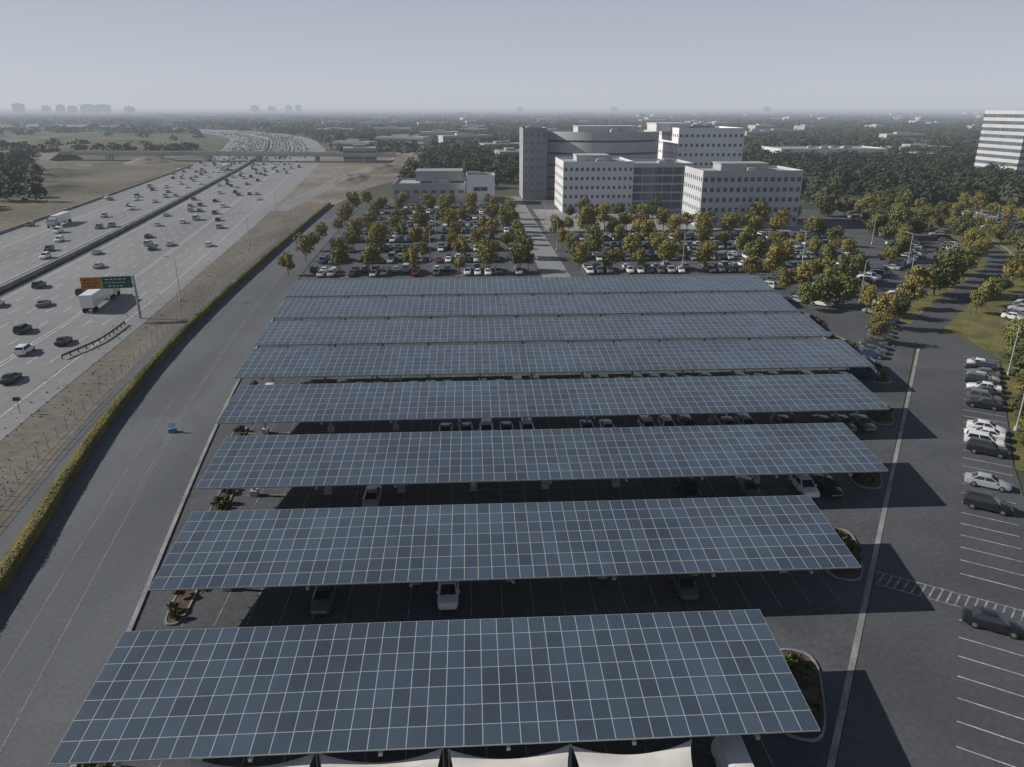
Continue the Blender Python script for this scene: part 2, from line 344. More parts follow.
rquad(V,F,23.9,24.02,.5,12.6,.007); rquad(V,F,26.1,26.22,.5,12.6,.007)
c=.6
while c<12.4:
    b=len(V)
    for al,ac in ((24.05,c),(24.05,c+.16),(26.1,c+.56),(26.1,c+.4)): x,y=rp(al,ac); V.append((x,y,.008))
    F.append((b,b+1,b+2,b+3)); c+=.7
tag(obj("crossing_markings",mesh("crossing_markings",V,F,M['worn'])),"faded white hatched pedestrian crossing","road marking",kind="structure")
ER=Path([(84,131),(98,147),(118,168),(152,205),(176,262),(182,330),(170,430)])
sheet("grass_verge",[rp(58,13),rp(106.5,13),rp(117,8.4),(98,140),(122,165),(158,200),(183,258),(190,330),(290,330),(260,120),rp(58,60)],-.01,M['grass'],"dry yellow-green grass verge","grass")
sheet("parking_lot",[rp(50,17.0),rp(104,17.0),rp(122,15),rp(128,60),rp(50,60)],-.003,M['asphalt_lot'],"asphalt parking area beyond the grass verge","parking lot")
ribbon("planted_strip",ER,-7,7,.002,M['grass'],"planted verge strips beside the curving road","grass",d0=12,d1=230)
ribbon("access_road",ER,-3.0,3.0,.01,M['asphalt_dark'],"curving asphalt access road through the trees","road")
ribbon("parking_lot",ER,10,40,.004,M['asphalt_lot'],"asphalt parking rows beyond the curving road","parking lot",d0=30,d1=215)
ribbon("footpath",ER,4.6,5.5,.008,M['concrete'],"narrow footpath along the curving access road","path",d0=40)
sheet("driveway",[(18.5,172),(26,172),(24.5,380),(17,380)],.008,M['highway'],"straight pale driveway between the parking areas","road")
sheet("plaza",[(27,268),(60,268),(125,262),(125,315),(27,330)],.012,M['concrete'],"pale paved forecourt before the buildings","pavement")

# ------------------------------------------------------------------ solar canopies
ROWS=[(35.7,-26.4,21.8),(53.2,-27.4,33.4),(70.9,-29.5,45.5),(88.4,-32.9,55.2),(105.5,-35.7,62.1),(121.8,-37.1,62.9),(139,-38.3,64.3),(156.6,-39.8,66.5)]
DEP=11.0; ZF=4.0; ZB=5.0
colV=[];colF=[]; box(colV,colF,-.16,-.16,0.7,.16,.16,3.9); box(colV,colF,-.4,-.4,0,.4,.4,.7)
colM=mesh("column",colV,colF,M['steelw'])
b=[(-.12,0,ZF-.55),(.12,0,ZF-.55),(.12,0,ZF-.30),(-.12,0,ZF-.30),(-.12,DEP/2,ZF-.15),(.12,DEP/2,ZF-.15),(-.12,DEP,ZB-.55),(.12,DEP,ZB-.55),(.12,DEP,ZB-.3),(-.12,DEP,ZB-.3)]
beamM=mesh("beam",b,[(0,1,2,3),(0,4,5,1),(4,6,7,5),(6,9,8,7),(3,2,8,9),(0,3,9,6,4),(1,5,7,8,2)],M['steelw'])
for yf,xl,xr in ROWS:
    W=xr-xl; e=empty("solar_canopy",(xl,yf,0))
    tag(e,"long blue solar panel canopy on steel columns over parked cars","solar canopy","solar canopies over the parking rows")
    nx=round(W/1.2)
    m=bpy.data.meshes.new("panel_array")
    t=.09
    V=[(0,0,ZF),(W,0,ZF),(W,DEP,ZB),(0,DEP,ZB),(0,0,ZF-t),(W,0,ZF-t),(W,DEP,ZB-t),(0,DEP,ZB-t)]
    F=[(0,1,2,3),(4,7,6,5),(0,4,5,1),(1,5,6,2),(2,6,7,3),(3,7,4,0)]
    m.from_pydata(V,[],F); m.materials.append(M['solar']); m.materials.append(M['steelw'])
    for i,p in enumerate(m.polygons): p.material_index = 0 if i==0 else 1
    uvl=m.uv_layers.new(name="UVMap"); cs=[(0,0),(nx,0),(nx,7),(0,7)]
    for k in range(4): uvl.data[k].uv=cs[k]
    obj("panel_array",m,parent=e)
    for k in range(7):
        V=[];F=[]
        y=.25+k*(DEP-.5)/6; z=ZF+(ZB-ZF)*y/DEP-t-.02
        box(V,F,.05,y-.06,z-.18,W-.05,y+.06,z)
        obj("purlin",mesh("purlin",V,F,M['steelw']),parent=e)
    n=max(2,round(W/8.5))
    for i in range(n):
        x=W*(i+.5)/n
        obj("column",colM,(x,DEP/2,0),parent=e); obj("beam",beamM,(x,0,0),parent=e)
V=[];F=[]
def rect(x0,y0,x1,y1,z): 
    b=len(V); V.extend([(x0,y0,z),(x1,y0,z),(x1,y1,z),(x0,y1,z)]); F.append((b,b+1,b+2,b+3))
for yf,xl,xr in ROWS:
    x=xl+2
    while x<xr-1:
        rect(x-.05,yf+.2,x+.05,yf+10.8,.004); x+=2.75
    rect(xl+2,yf+5.45,xr-2,yf+5.55,.005)
LOTL=[198+17.5*k for k in range(9)]; LOTR=[198+17.5*k for k in range(4)]
for y in LOTL:
    x=-44
    while x<15: rect(x-.05,y-5,x+.05,y+5,.004); x+=2.75
for y in LOTR:
    x=30
    while x<108: rect(x-.05,y-5,x+.05,y+5,.004); x+=2.75
tag(obj("stall_markings",mesh("stall_markings",V,F,M['whitefade'])),"faded white stall lines on the parking lot","road marking",kind="structure")

# ------------------------------------------------------------------ cars
def loft(st):
    V=[];F=[];n=11
    for (y,zb,zs,zd,wd) in st:
        V+=[(-wd*.9,y,zb),(-wd,y,zb+.12),(-wd,y,(zb+zs)/2+.03),(-wd*.96,y,zs),(-wd*.78,y,zd),(0,y,zd+.025),(wd*.78,y,zd),(wd*.96,y,zs),(wd,y,(zb+zs)/2+.03),(wd,y,zb+.12),(wd*.9,y,zb)]
    for i in range(len(st)-1):
        for k in range(n):
            k2=(k+1)%n; F.append((i*n+k,(i+1)*n+k,(i+1)*n+k2,i*n+k2))
    F.append(tuple(range(n))); F.append(tuple((len(st)-1)*n+k for k in reversed(range(n))))
    return V,F
SP={
 'sedan':dict(st=[(-2.36,.42,.72,.78,.68),(-2.30,.28,.90,.97,.82),(-1.9,.22,.93,1.02,.89),(-1.2,.2,.91,1.0,.91),(0,.18,.89,.96,.92),(.9,.2,.87,.96,.91),(1.5,.22,.80,.88,.90),(2.05,.25,.70,.77,.85),(2.3,.3,.58,.63,.74),(2.36,.38,.48,.5,.6)],
   base=(-1.85,1.1),roof=(-1.05,.25),h=1.44,wb=.80,wr=.60,wr_y=(-1.38,1.42)),
 'suv':dict(st=[(-2.34,.5,.85,.9,.78),(-2.30,.34,1.02,1.08,.88),(-1.9,.28,1.05,1.12,.93),(0,.26,1.03,1.08,.95),(.9,.28,1.01,1.08,.94),(1.5,.3,.95,1.04,.93),(2.1,.32,.86,.94,.88),(2.32,.38,.72,.76,.78),(2.38,.45,.6,.62,.66)],
   base=(-2.25,1.15),roof=(-1.95,.3),h=1.72,wb=.84,wr=.68,wr_y=(-1.42,1.45)),
 'hatch':dict(st=[(-2.0,.45,.8,.85,.72),(-1.95,.3,.95,1.0,.82),(-1.5,.22,.95,1.02,.87),(0,.18,.9,.97,.88),(.8,.2,.88,.96,.88),(1.4,.22,.82,.89,.86),(1.85,.26,.70,.76,.8),(2.05,.34,.55,.58,.68)],
   base=(-1.9,1.05),roof=(-1.45,.2),h=1.48,wb=.78,wr=.62,wr_y=(-1.22,1.25)),
 'pickup':dict(st=[(-2.75,.5,1.0,1.03,.9),(-2.7,.4,1.05,1.08,.95),(-1.5,.36,1.05,1.08,.97),(0,.34,1.05,1.1,.97),(1.2,.36,1.05,1.12,.96),(1.9,.38,1.0,1.07,.95),(2.5,.42,.9,.96,.9),(2.75,.5,.75,.78,.8)],
   base=(-.75,1.5),roof=(-.55,.75),h=1.80,wb=.86,wr=.70,wr_y=(-1.7,1.75)),
 'van':dict(st=[(-2.65,.5,1.2,1.3,.9),(-2.6,.34,1.3,1.38,.98),(0,.3,1.3,1.38,1.0),(1.6,.32,1.2,1.28,.99),(2.2,.36,1.02,1.1,.94),(2.6,.42,.8,.84,.82)],
   base=(-2.58,1.9),roof=(-2.4,1.0),h=2.1,wb=.93,wr=.80,wr_y=(-1.7,1.75)),
}
def q4(a,b,c,d,u0,u1,v0,v1,off):
    a,b,c,d=map(Vector,(a,b,c,d))
    f=lambda u,v:(a*(1-u)+b*u)*(1-v)+(d*(1-u)+c*u)*v
    n=(b-a).cross(d-a).normalized()*off
    return [tuple(f(u,v)+n) for u,v in ((u0,v0),(u1,v0),(u1,v1),(u0,v1))]
def car_parts(kind):
    s=SP[kind]; V,F=loft(s['st']); zb=s['st'][len(s['st'])//2][3]-.06
    b0,b1=s['base']; r0,r1=s['roof']; h=s['h']; wb=s['wb']; wr=s['wr']; b=len(V)
    B=[(-wb,b0,zb),(wb,b0,zb),(wb*.97,b1,zb),(-wb*.97,b1,zb)]
    T=[(-wr,r0,h-.05),(wr,r0,h-.05),(wr,r1,h-.05),(-wr,r1,h-.05)]
    V+=B+T; F+=[(b,b+1,b+5,b+4),(b+1,b+2,b+6,b+5),(b+2,b+3,b+7,b+6),(b+3,b,b+4,b+7)]
    c=len(V); m0,m1=r0+(r1-r0)*.12,r0+(r1-r0)*.85
    V+=[(-wr*.8,m0,h),(wr*.8,m0,h),(wr*.8,m1,h),(-wr*.8,m1,h)]
    F+=[(b+4,b+5,c+1,c),(b+5,b+6,c+2,c+1),(b+6,b+7,c+3,c+2),(b+7,b+4,c,c+3),(c,c+1,c+2,c+3)]
    P=[('body',V,F,'paint')]
    if kind=='pickup':
        P.append(('cargo_bed',[(-.78,-2.6,1.115),(.78,-2.6,1.115),(.78,-.85,1.125),(-.78,-.85,1.125)],[(0,1,2,3)],'tyre'))
    o=.012
    P.append(('windshield',q4(B[2],B[3],T[3],T[2],.06,.94,.06,.94,o),[(0,1,2,3)],'glass'))
    P.append(('rear_window',q4(B[0],B[1],T[1],T[0],.08,.92,.12 if kind!='suv' else .3,.92,o),[(0,1,2,3)],'glass'))
    for (p,q,t,u) in ((B[1],B[2],T[2],T[1]),(B[3],B[0],T[0],T[3])):
        if kind=='van': segs=((.72,.95),) if p is B[1] else ((.05,.28),)
        else: segs=((.06,.48),(.52,.94))
        for a0,a1 in segs: P.append(('side_window',q4(p,q,t,u,a0,a1,.12,.9,o),[(0,1,2,3)],'glass'))
    wd=s['st'][len(s['st'])//2][4]
    for sx in (-1,1):
        for wy in s['wr_y']:
            VV=[];FF=[];tube(VV,FF,(sx*(wd-.2),wy,.34),(sx*(wd+.015),wy,.34),.34,.34,14); P.append(('wheel',VV,FF,'tyre'))
            VV=[];FF=[];tube(VV,FF,(sx*(wd+.01),wy,.34),(sx*(wd+.025),wy,.34),.2,.18,10); P.append(('rim',VV,FF,'rim'))
        f=s['st'][-2]; VV=[];FF=[]; box(VV,FF,sx*f[4]*.62-.14,f[0]-.12,f[2]-.08,sx*f[4]*.62+.14,f[0]+.035,f[2]+.03); P.append(('headlight',VV,FF,'lamp'))
        f=s['st'][1]; VV=[];FF=[]; box(VV,FF,sx*f[4]*.75-.14,f[0]-.04,f[2]-.18,sx*f[4]*.75+.14,f[0]+.1,f[2]-.03); P.append(('taillight',VV,FF,'tail'))
        VV=[];FF=[]; box(VV,FF,sx*(wd+.02)-.09,b1-.45,zb+.03,sx*(wd+.02)+.09,b1-.3,zb+.17); P.append(('mirror',VV,FF,'paint'))
    return P
CP={k:car_parts(k) for k in SP}
ALLM=list(PM.values())+[M['glass'],M['tyre'],M['lamp'],M['tail'],M['rim']]
MIX={'glass':len(PM),'tyre':len(PM)+1,'lamp':len(PM)+2,'tail':len(PM)+3,'rim':len(PM)+4}; PIX={k:i for i,k in enumerate(PM)}
MERG={}
def merged(kind):
    if kind not in MERG:
        V=[];F=[];K=[]
        for n,v,f,mt in CP[kind]:
            b=len(V); V+=v; F+=[tuple(i+b for i in x) for x in f]; K+=[mt]*len(f)
        MERG[kind]=(V,F,K)
    return MERG[kind]
cache={}
def car_mesh(kind,colr):
    k=(kind,colr)
    if k not in cache:
        V,F,K=merged(kind)
        mats=[PM[colr],M['glass'],M['tyre'],M['lamp'],M['tail'],M['rim']]; ix={'paint':0,'glass':1,'tyre':2,'lamp':3,'tail':4,'rim':5}
        cache[k]=mesh("car",V,F,mats,[ix[x] for x in K],True,28)
    return cache[k]
def part_mesh(kind,i,colr):
    n,v,f,mt=CP[kind][i]; k=(kind,i,colr if mt=='paint' else None)
    if k not in cache: cache[k]=mesh(n,v,f,PM[colr] if mt=='paint' else M[mt],None,True,28)
    return cache[k]
CN={'white':'white','silver':'silver','gray':'dark grey','black':'black','blue':'dark blue','red':'dark red','beige':'beige'}
KN={'sedan':'sedan','suv':'suv','hatch':'hatchback','pickup':'pickup truck','van':'van'}
CARS=[]
def rc(): return random.choices(list(PM),[24,22,22,22,6,3,4])[0]
def rk(): return random.choices(['sedan','suv','hatch','pickup','van'],[42,34,14,8,2])[0]
def addcar(x,y,rot,kind=None,color=None,where='lot'):
    CARS.append((x,y,rot,kind or rk(),color or rc(),where))
j=lambda a:random.uniform(-a,a)
for x,k,c in ((-13.8,'sedan','gray'),(-2.7,'suv','white'),(18.9,'hatch','gray')): addcar(x,56.3,math.pi,k,c,'canopy')
for x,k,c in ((-11.7,'sedan','silver'),(24.3,'suv','black'),(31.2,'sedan','gray'),(37.8,'suv','white'),(40.6,'sedan','black')): addcar(x,74.0,math.pi,k,c,'canopy')
x=-4.0
while x<54: addcar(x,91.6,math.pi+j(.02),where='canopy'); x+=random.choice([2.75,2.75,5.5,8.25])
for yf,xl,xr in ROWS[4:]:
    x=xl+4
    while x<xr-2:
        if random.random()<.85: addcar(x,yf+3.1+j(.2),math.pi+j(.02),where='canopy')
        x+=2.75
addcar(16.6,35.2,math.pi,'van','white','canopy')
ang=math.atan2(E2.y,E2.x)-math.pi/2
for al,k,c in ((22.2,'sedan','black'),(45.2,'suv','black'),(51.3,'sedan','silver'),(61.5,'suv','black'),(64.2,'suv','white'),(67.0,'sedan','white'),(69.6,'sedan','white'),
               (79.5,'sedan','black'),(82.3,'suv','gray'),(85.0,'sedan','black'),(87.6,'sedan','white'),(90.2,'suv','black'),(92.8,'sedan','silver'),(95.4,'sedan','gray'),(98.0,'suv','black'),(100.6,'sedan','white')):
    x,y=rp(al,9.9+j(.2)); addcar(x,y,ang+j(.03)+(math.pi if random.random()<.3 else 0),k,c,'bay')
for al in (85,88,91,97,100,103,109,112,115,121,124): x,y=rp(al,-7+j(.3)); addcar(x,y,ang+j(.03),None,random.choice(['black','gray','blue','gray','silver']),'bay')
al=60
while al<120:
    for ac in (20.0,31,36.5):
        if random.random()<.7: x,y=rp(al,ac+j(.2)); addcar(x,y,ang+j(.03)+(math.pi if random.random()<.5 else 0))
    al+=2.75
for y in LOTL:
    x=-42.6
    while x<14:
        for s in (-1,1):
            if random.random()<.88 and not (int((x+42.6)/2.75)%8==3): addcar(x,y+s*2.6+j(.25),(0 if s>0 else math.pi)+j(.02))
        x+=2.75
for y in LOTR:
    x=31.4
    while x<107+(y-198)*.4:
        for s in (-1,1):
            if random.random()<.86 and not (int((x-31.4)/2.75)%8==3): addcar(x,y+s*2.6+j(.25),(0 if s>0 else math.pi)+j(.02))
        x+=2.75
TREEP=[]
def inlotR(x,y): return x<112+(y-198)*.4+3 and y>190
for off,kind in ((-6.0,'t'),(-11,'c'),(-22,'c'),(-24.8,'t'),(-27.5,'c'),(-38.5,'c'),(-41.3,'t'),(-44,'c'),(-55,'c'),(6.8,'t'),(13,'c'),(24,'c'),(26.8,'t'),(29.5,'c')):
    d=16 if off<0 else 30; stepd=2.85 if kind=='c' else 9.0
    while d<215:
        x,y,r=ER.at(d,off)
        if y<322 and not inlotR(x,y) and x>72 and y>(140 if off<0 else 125) and not (x<128 and y>258):
            if kind=='c':
                if random.random()<.78: addcar(x+j(.2),y+j(.2),r+math.pi/2*(1 if random.random()<.5 else -1)+j(.03))
            else: TREEP.append((x,y,off))
        d+=stepd
fixed=[(-81,132,'suv','white',1),(-77,137.6,'sedan','black',1),(-75,117,'sedan','black',1),(-89,146,'suv','black',1),(-107,186,'suv','black',1),(-96,167,'sedan','gray',1)]
for x,y,k,c,s in fixed: addcar(x,y,R(7),k,c,'highway')
for sgn in (1,-1):
    for li,o in enumerate(LANES+[42.0]):
        d=random.uniform(30,70) if o<40 else 560
        while d<1500:
            x,y,r=HW.at(d,sgn*o+j(.3))
            near=any(abs(x-f[0])<4 and abs(y-f[1])<9 for f in fixed) or (sgn==1 and -88<x<-79 and 150<y<190) or (sgn==-1 and -161<x<-151 and 275<y<312)
            if not near and y>(150 if sgn==1 else 60): addcar(x,y,r+(math.pi if sgn<0 else 0),None,None,'highway')
            sp=64 if d<450 else 44 if d<650 else 24
            if li>5: sp*=1.6
            d+=random.uniform(.3,1.7)*sp
CARS.sort(key=lambda c:math.hypot(c[0],c[1]))
def inview(x,y): 
    Dd=.9985*y+.054*x; Ll=.9985*x-.054*y; return Dd>25 and abs(Ll/Dd)<.80
CARS=[c for c in CARS if inview(c[0],c[1])]
GN={'canopy':'cars parked below the solar canopies','bay':'cars parked in bays along the side road','lot':'cars parked in the open lot','highway':'cars driving on the highway'}
WN={'canopy':'parked below a solar canopy','bay':'parked in a bay beside the side road','lot':'parked in the open tree-lined lot','highway':'driving on the pale highway'}
for i,(x,y,r,k,c,wh) in enumerate(CARS[:300]):
    nm="moving_car" if wh=='highway' else "parked_car"
    dist=math.hypot(x,y)
    if dist<(150 if wh in('bay','highway') else 100):
        e=empty(nm,(x,y,.01),r); 
        wheels=[]
        for pi,(n,v,f,mt) in enumerate(CP[k]):
            o=obj(n,part_mesh(k,pi,c),parent=e)
            if n=='wheel': wheels.append(o)
            if n=='rim': o.parent=wheels[-1]
    else: e=obj(nm,car_mesh(k,c),(x,y,.01),r)
    tag(e,f"{CN[c]} {KN[k]} {WN[wh]}",'van' if k=='van' else 'pickup truck' if k=='pickup' else "car",GN[wh])
for wh,nm,lb in (('lot','parked_cars','mass of mixed parked cars farther into the lot'),('highway','highway_traffic','dense mixed traffic farther along the highway')):
    V=[];F=[];MI=[]
    for (x,y,r,k,c,w2) in CARS[300:]:
        if (w2=='highway')!=(wh=='highway'): continue
        v,f,K=merged(k); a=np.array(v); cs,sn=math.cos(r),math.sin(r); b=len(V)
        V+=list(zip(a[:,0]*cs-a[:,1]*sn+x,a[:,0]*sn+a[:,1]*cs+y,a[:,2]+.01)); F+=[tuple(i+b for i in q) for q in f]; MI+=[PIX[c] if t=='paint' else MIX[t] for t in K]
    if V: tag(obj(nm,mesh(nm,V,F,ALLM,MI)),lb,"cars",kind="stuff")

# semi trucks
def semi(x,y,rot,label):
    e=empty("semi_truck",(x,y,0),rot); tag(e,label,"truck")
    V=[];F=[];box(V,F,-1.28,-9.5,1.2,1.28,4.0,4.0); obj("trailer",mesh("trailer",V,F,PM['white']),parent=e)
    V=[];F=[];box(V,F,-.5,-9.2,.75,.5,7.8,1.15); obj("chassis",mesh("chassis",V,F,M['tyre']),parent=e)
    V=[(-1.2,4.5,.9),(1.2,4.5,.9),(1.2,8.9,.9),(-1.2,8.9,.9),(-1.2,4.5,3.3),(1.2,4.5,3.3),(1.1,8.9,1.9),(-1.1,8.9,1.9),(-1.15,6.9,3.0),(1.15,6.9,3.0),(1.15,7.4,2.0),(-1.15,7.4,2.0)]
    F=[(0,3,2,1),(0,1,5,4),(4,5,9,8),(8,9,10,11),(11,10,6,7),(7,6,2,3),(0,4,8,11,7,3),(1,2,6,10,9,5)]
    obj("cab",mesh("cab",V,F,PM['silver']),parent=e)
    obj("windshield",mesh("windshield",q4(V[11],V[10],V[9],V[8],.08,.92,.1,.9,.02),[(0,1,2,3)],M['glass']),parent=e)
    for yy in (-8.6,-7.3,3.1,4.4,7.9):
        for sx in (-1,1):
            V2=[];F2=[];tube(V2,F2,(sx*.75,yy,.52),(sx*1.27,yy,.52),.52,.52,14); obj("wheel",mesh("wheel",V2,F2,M['tyre']),parent=e)
semi(-84,169,R(7),"white box-trailer semi truck driving under the overhead sign")
semi(-156,293,R(8)+math.pi,"semi truck with pale trailer on the far carriageway")
semi(-176,560,R(9)+math.pi,"semi truck with pale trailer on the far carriageway")

# ------------------------------------------------------------------ sign gantry
e=empty("overhead_sign",(-70.0,155,0),R(7)); tag(e,"orange and green overhead highway signs on a cantilever truss","road sign")
V=[];F=[];tube(V,F,(0,0,0),(0,0,9.2),.26,.2,10); obj("post",mesh("post",V,F,M['steel']),parent=e)
V=[];F=[]
for z in (7.2,8.6):
    for y in (-.5,.5): tube(V,F,(0,y,z),(-10.2,y,z),.08,.08,6)
for i in range(9):
    x0=-1.13*i; 
    for y in (-.5,.5): tube(V,F,(x0,y,7.2 if i%2 else 8.6),(x0-1.13,y,8.6 if i%2 else 7.2),.045,.045,5)
obj("truss",mesh("truss",V,F,M['steel']),parent=e)
for x0,x1,mt,nm in ((-5.9,-.2,'green','green_panel'),(-9.9,-6.05,'orange','orange_panel')):
    V=[];F=[];box(V,F,x0,-.85,6.8,x1,-.7,9.2); p=obj(nm,mesh(nm,V,F,M[mt]),parent=e)
    for zz,a0,a1 in ((8.7,.12,.85),(8.0,.12,.7),(7.3,.2,.6)):
        a=x0+(x1-x0)*a0
        while a<x0+(x1-x0)*a1:
            ww=random.uniform(.25,.7); V=[];F=[]; box(V,F,a,-.875,zz-.09,a+ww,-.855,zz+.09); a+=ww+.28
            obj("lettering",mesh("lettering",V,F,M['signw' if mt=='green' else 'tyre']),parent=p)
    V=[];F=[];box(V,F,x0-.05,-.69,6.75,x1+.05,-.66,9.25); obj("border",mesh("border",V,F,M['signw']),parent=p)

# guard rail near the sign
GR=Path([(-72.5,128),(-70.5,138),(-71,150)],step=2)
V=[];F=[];wall(GR,0,.05,.5,.85,V,F,step=2)
d=0
while d<GR.len:
    x,y,_=GR.at(d); box(V,F,x-.08,y-.08,0,x+.08,y+.08,.9); d+=2
tag(obj("guard_rail",mesh("guard_rail",V,F,M['rust'])),"dark steel guard rail on the dirt shoulder","guard rail")
# fence
FE=Path([(-47,40),(-53.5,76.6),(-58,114),(-64,198),(-68,300)])
e=empty("wire_fence",(-47,40,0)); tag(e,"long thin wire fence with metal posts on dirt","fence")
pv=[];pf=[];tube(pv,pf,(0,0,0),(0,0,1.8),.045,.045,6);pm=mesh("fence_post",pv,pf,M['steel'])
d=0
while d<FE.len and d<240:
    x,y,_=FE.at(d); obj("fence_post",pm,(x+47,y-40,0),parent=e); d+=3.2
for z in (.3,.8,1.3,1.75):
    V=[];F=[];wall(FE,0,.012,z,z+.03,V,F,d1=240,step=4); obj("wire",mesh("wire",V,F,M['steel']),(47,-40,0),parent=e)

# street lamps
lv=[];lf=[];tube(lv,lf,(0,0,0),(0,0,.6),.28,.28,10);tube(lv,lf,(0,0,.6),(0,0,9),.11,.07,8);poleM=mesh("pole",lv,lf,M['steelw'])
lv=[];lf=[];tube(lv,lf,(0,0,8.9),(1.8,0,9.2),.05,.04,6);armM=mesh("arm",lv,lf,M['steelw'])
lv=[];lf=[];box(lv,lf,1.5,-.16,9.15,2.3,.16,9.3);headM=mesh("lamp_head",lv,lf,M['steel'])
def lamp(x,y,rot=0,s=1):
    e=empty("street_lamp",(x,y,0),rot); e.scale=(s,s,s); tag(e,"tall slim pale metal street lamp","street lamp","street lamps on the campus and highway")
    obj("pole",poleM,parent=e);obj("arm",armM,parent=e);obj("lamp_head",headM,parent=e)
for x,y,r,s in ((-67,170,2.9,1.1),(-72,245,2.9,1.1),(-84,330,2.9,1.1),(-90,420,2.9,1.1),(105,170,0,1),(94,205,2,1),(122,200,2,1),(60,207,0,1),(60,242,0,1),(-12,215,0,1),(-12,250,0,1),(-12,285,0,1),(26.5,230,2,1),(26.5,270,2,1),
    (rp(72,13.6)[0],rp(72,13.6)[1],2.6,.95),(rp(98,13.6)[0],rp(98,13.6)[1],2.6,.95),(130,235,0,1),(150,260,0,1),(88,250,0,1),(-30,320,0,1),(168,215,2.4,1),(190,262,2.8,1),(88,160,1,1)): lamp(x,y,r,s)
# lattice pylon by the field
e=empty("power_pylon",(-655,930,0)); tag(e,"tall steel lattice power pylon in the dry field","pylon")
V=[];F=[];hh=[0,8,15,21,26,30,34,38];ww=[4,3.1,2.4,1.8,1.4,1.1,.8,.1]
for i in range(7):
    for a,b_ in ((-1,-1),(1,-1),(1,1),(-1,1)):
        tube(V,F,(a*ww[i],b_*ww[i],hh[i]),(a*ww[i+1],b_*ww[i+1],hh[i+1]),.25,.25,5)
        a2,b2=-b_,a; tube(V,F,(a*ww[i],b_*ww[i],hh[i]),(a2*ww[i+1],b2*ww[i+1],hh[i+1]),.14,.14,4)
obj("mast",mesh("mast",V,F,M['steel']),parent=e)
for z,l in ((24,8),(29,6.5),(34,5)):
    V=[];F=[];tube(V,F,(-l,0,z),(l,0,z),.25,.25,5); obj("cross_arm",mesh("cross_arm",V,F,M['steel']),parent=e)

# small roadside things
e=empty("portable_sign",(-41.3,94.9,0),.2); tag(e,"small white board on blue plastic base in the road","road sign")
V=[];F=[];box(V,F,-.5,-.3,0,.5,.3,.55);obj("base",mesh("base",V,F,M['blue']),parent=e)
V=[];F=[];box(V,F,-.04,-.04,.55,.04,.04,1.0);obj("post",mesh("post",V,F,M['steel']),parent=e)
V=[];F=[];box(V,F,-.45,-.10,.7,.45,-.05,1.5);obj("board",mesh("board",V,F,M['signw']),parent=e)
e=empty("roadside_sign",(-66,103,0),.1); tag(e,"small rusty reddish sign on a post in dirt","road sign")
V=[];F=[];tube(V,F,(0,0,0),(0,0,2.4),.05,.05,6);obj("post",mesh("post",V,F,M['rust']),parent=e)
V=[];F=[];box(V,F,-.5,-.09,1.9,.5,-.06,2.5);obj("board",mesh("board",V,F,M['rust']),parent=e)

# shade sails
for cx,dy in ((-14.3,.35),(-6.3,.25),(1.8,.1),(9.6,0)):
    e=empty("shade_sail",(cx,33.4+dy,0)); tag(e,"cream fabric shade sail stretched between steel masts","shade sail","shade sails beside the canopy")
    V=[];F=[];n=14
    for a in range(n+1):
        for b in range(n+1):
            u=-1+2*a/n; v=-1+2*b/n
            V.append((3.85*u*(1-.10*(1-v*v)),2.5*v*(1-.22*(1-u*u)),3.05+.40*(u*u*v*v)+.25*(1-u*u)*(1-v*v)))
    for a in range(n):
        for b in range(n): k=a*(n+1)+b; F.append((k,k+n+1,k+n+2,k+1))
    obj("fabric",mesh("fabric",V,F,M['sail'],None,True),parent=e)
    for sx in (-1,1):
        for sy in (-1,1):
            V=[];F=[];tube(V,F,(sx*3.87,sy*2.52,0),(sx*3.87,sy*2.52,3.5),.07,.06,8);obj("mast",mesh("mast",V,F,M['steelw']),parent=e)

# ------------------------------------------------------------------ foliage
def leafquads(C, size, nrm=None, jit=.55, r=rng):
    n=len(C); a=r.normal(size=(n,3))
    if nrm is None: nn=r.normal(size=(n,3))
    else: nn=nrm/np.maximum(1e-6,np.linalg.norm(nrm,axis=1))[:,None]+r.normal(size=(n,3))*jit
    nn/=np.linalg.norm(nn,axis=1)[:,None]
    a-=(a*nn).sum(1)[:,None]*nn; a/=np.linalg.norm(a,axis=1)[:,None]; b=np.cross(nn,a)
    s=np.asarray(size).reshape(-1,1)*np.ones((n,1)); a=a*s; b=b*s*.75
    return np.stack([C-a,C+b*.9,C+a,C-b*.9],1).reshape(-1,3)
def crown(name,rad,zlo,zhi,mat,ncl=13,per=60,ls=.3):
    cs=[];ns=[];rz=(zhi-zlo)/2;zc=(zhi+zlo)/2
    for i in range(ncl):
        v=rng.normal(size=3); v/=np.linalg.norm(v); t=rng.uniform(.35,.8)
        c=np.array([v[0]*rad*t,v[1]*rad*t,zc+v[2]*rz*t]); cr=rad*rng.uniform(.3,.5)
        d=rng.normal(size=(per,3)); d/=np.linalg.norm(d,axis=1)[:,None]; d*= (rng.uniform(.45,1,per)**.5)[:,None]*cr; d[:,2]*=.85
        cs.append(c+d); ns.append(d/cr+(c+d-np.array([0,0,zc]))/rad*.8)
    C=np.concatenate(cs); return quadmesh(name,leafquads(C,rng.uniform(.6,1.3,len(C))*ls,np.concatenate(ns)),mat)
def trunk(name,h,r):
    V=[];F=[];tube(V,F,(0,0,0),(0,0,h*.45),r,r*.75,8)
    for k in range(4):
        t=k*1.6+.4; tube(V,F,(0,0,h*.40),(math.cos(t)*h*.22,math.sin(t)*h*.22,h*.78),r*.6,r*.2,6)
    tube(V,F,(0,0,h*.45),(0,0,h*.85),r*.75,r*.25,6)
    return mesh(name,V,F,M['bark'])
TA=[(crown("crown",2.5+.15*k,1.5,6.0+.45*k,M['leaf'],16+k,85,.26),trunk("trunk",5.4+.4*k,.14)) for k in range(6)]
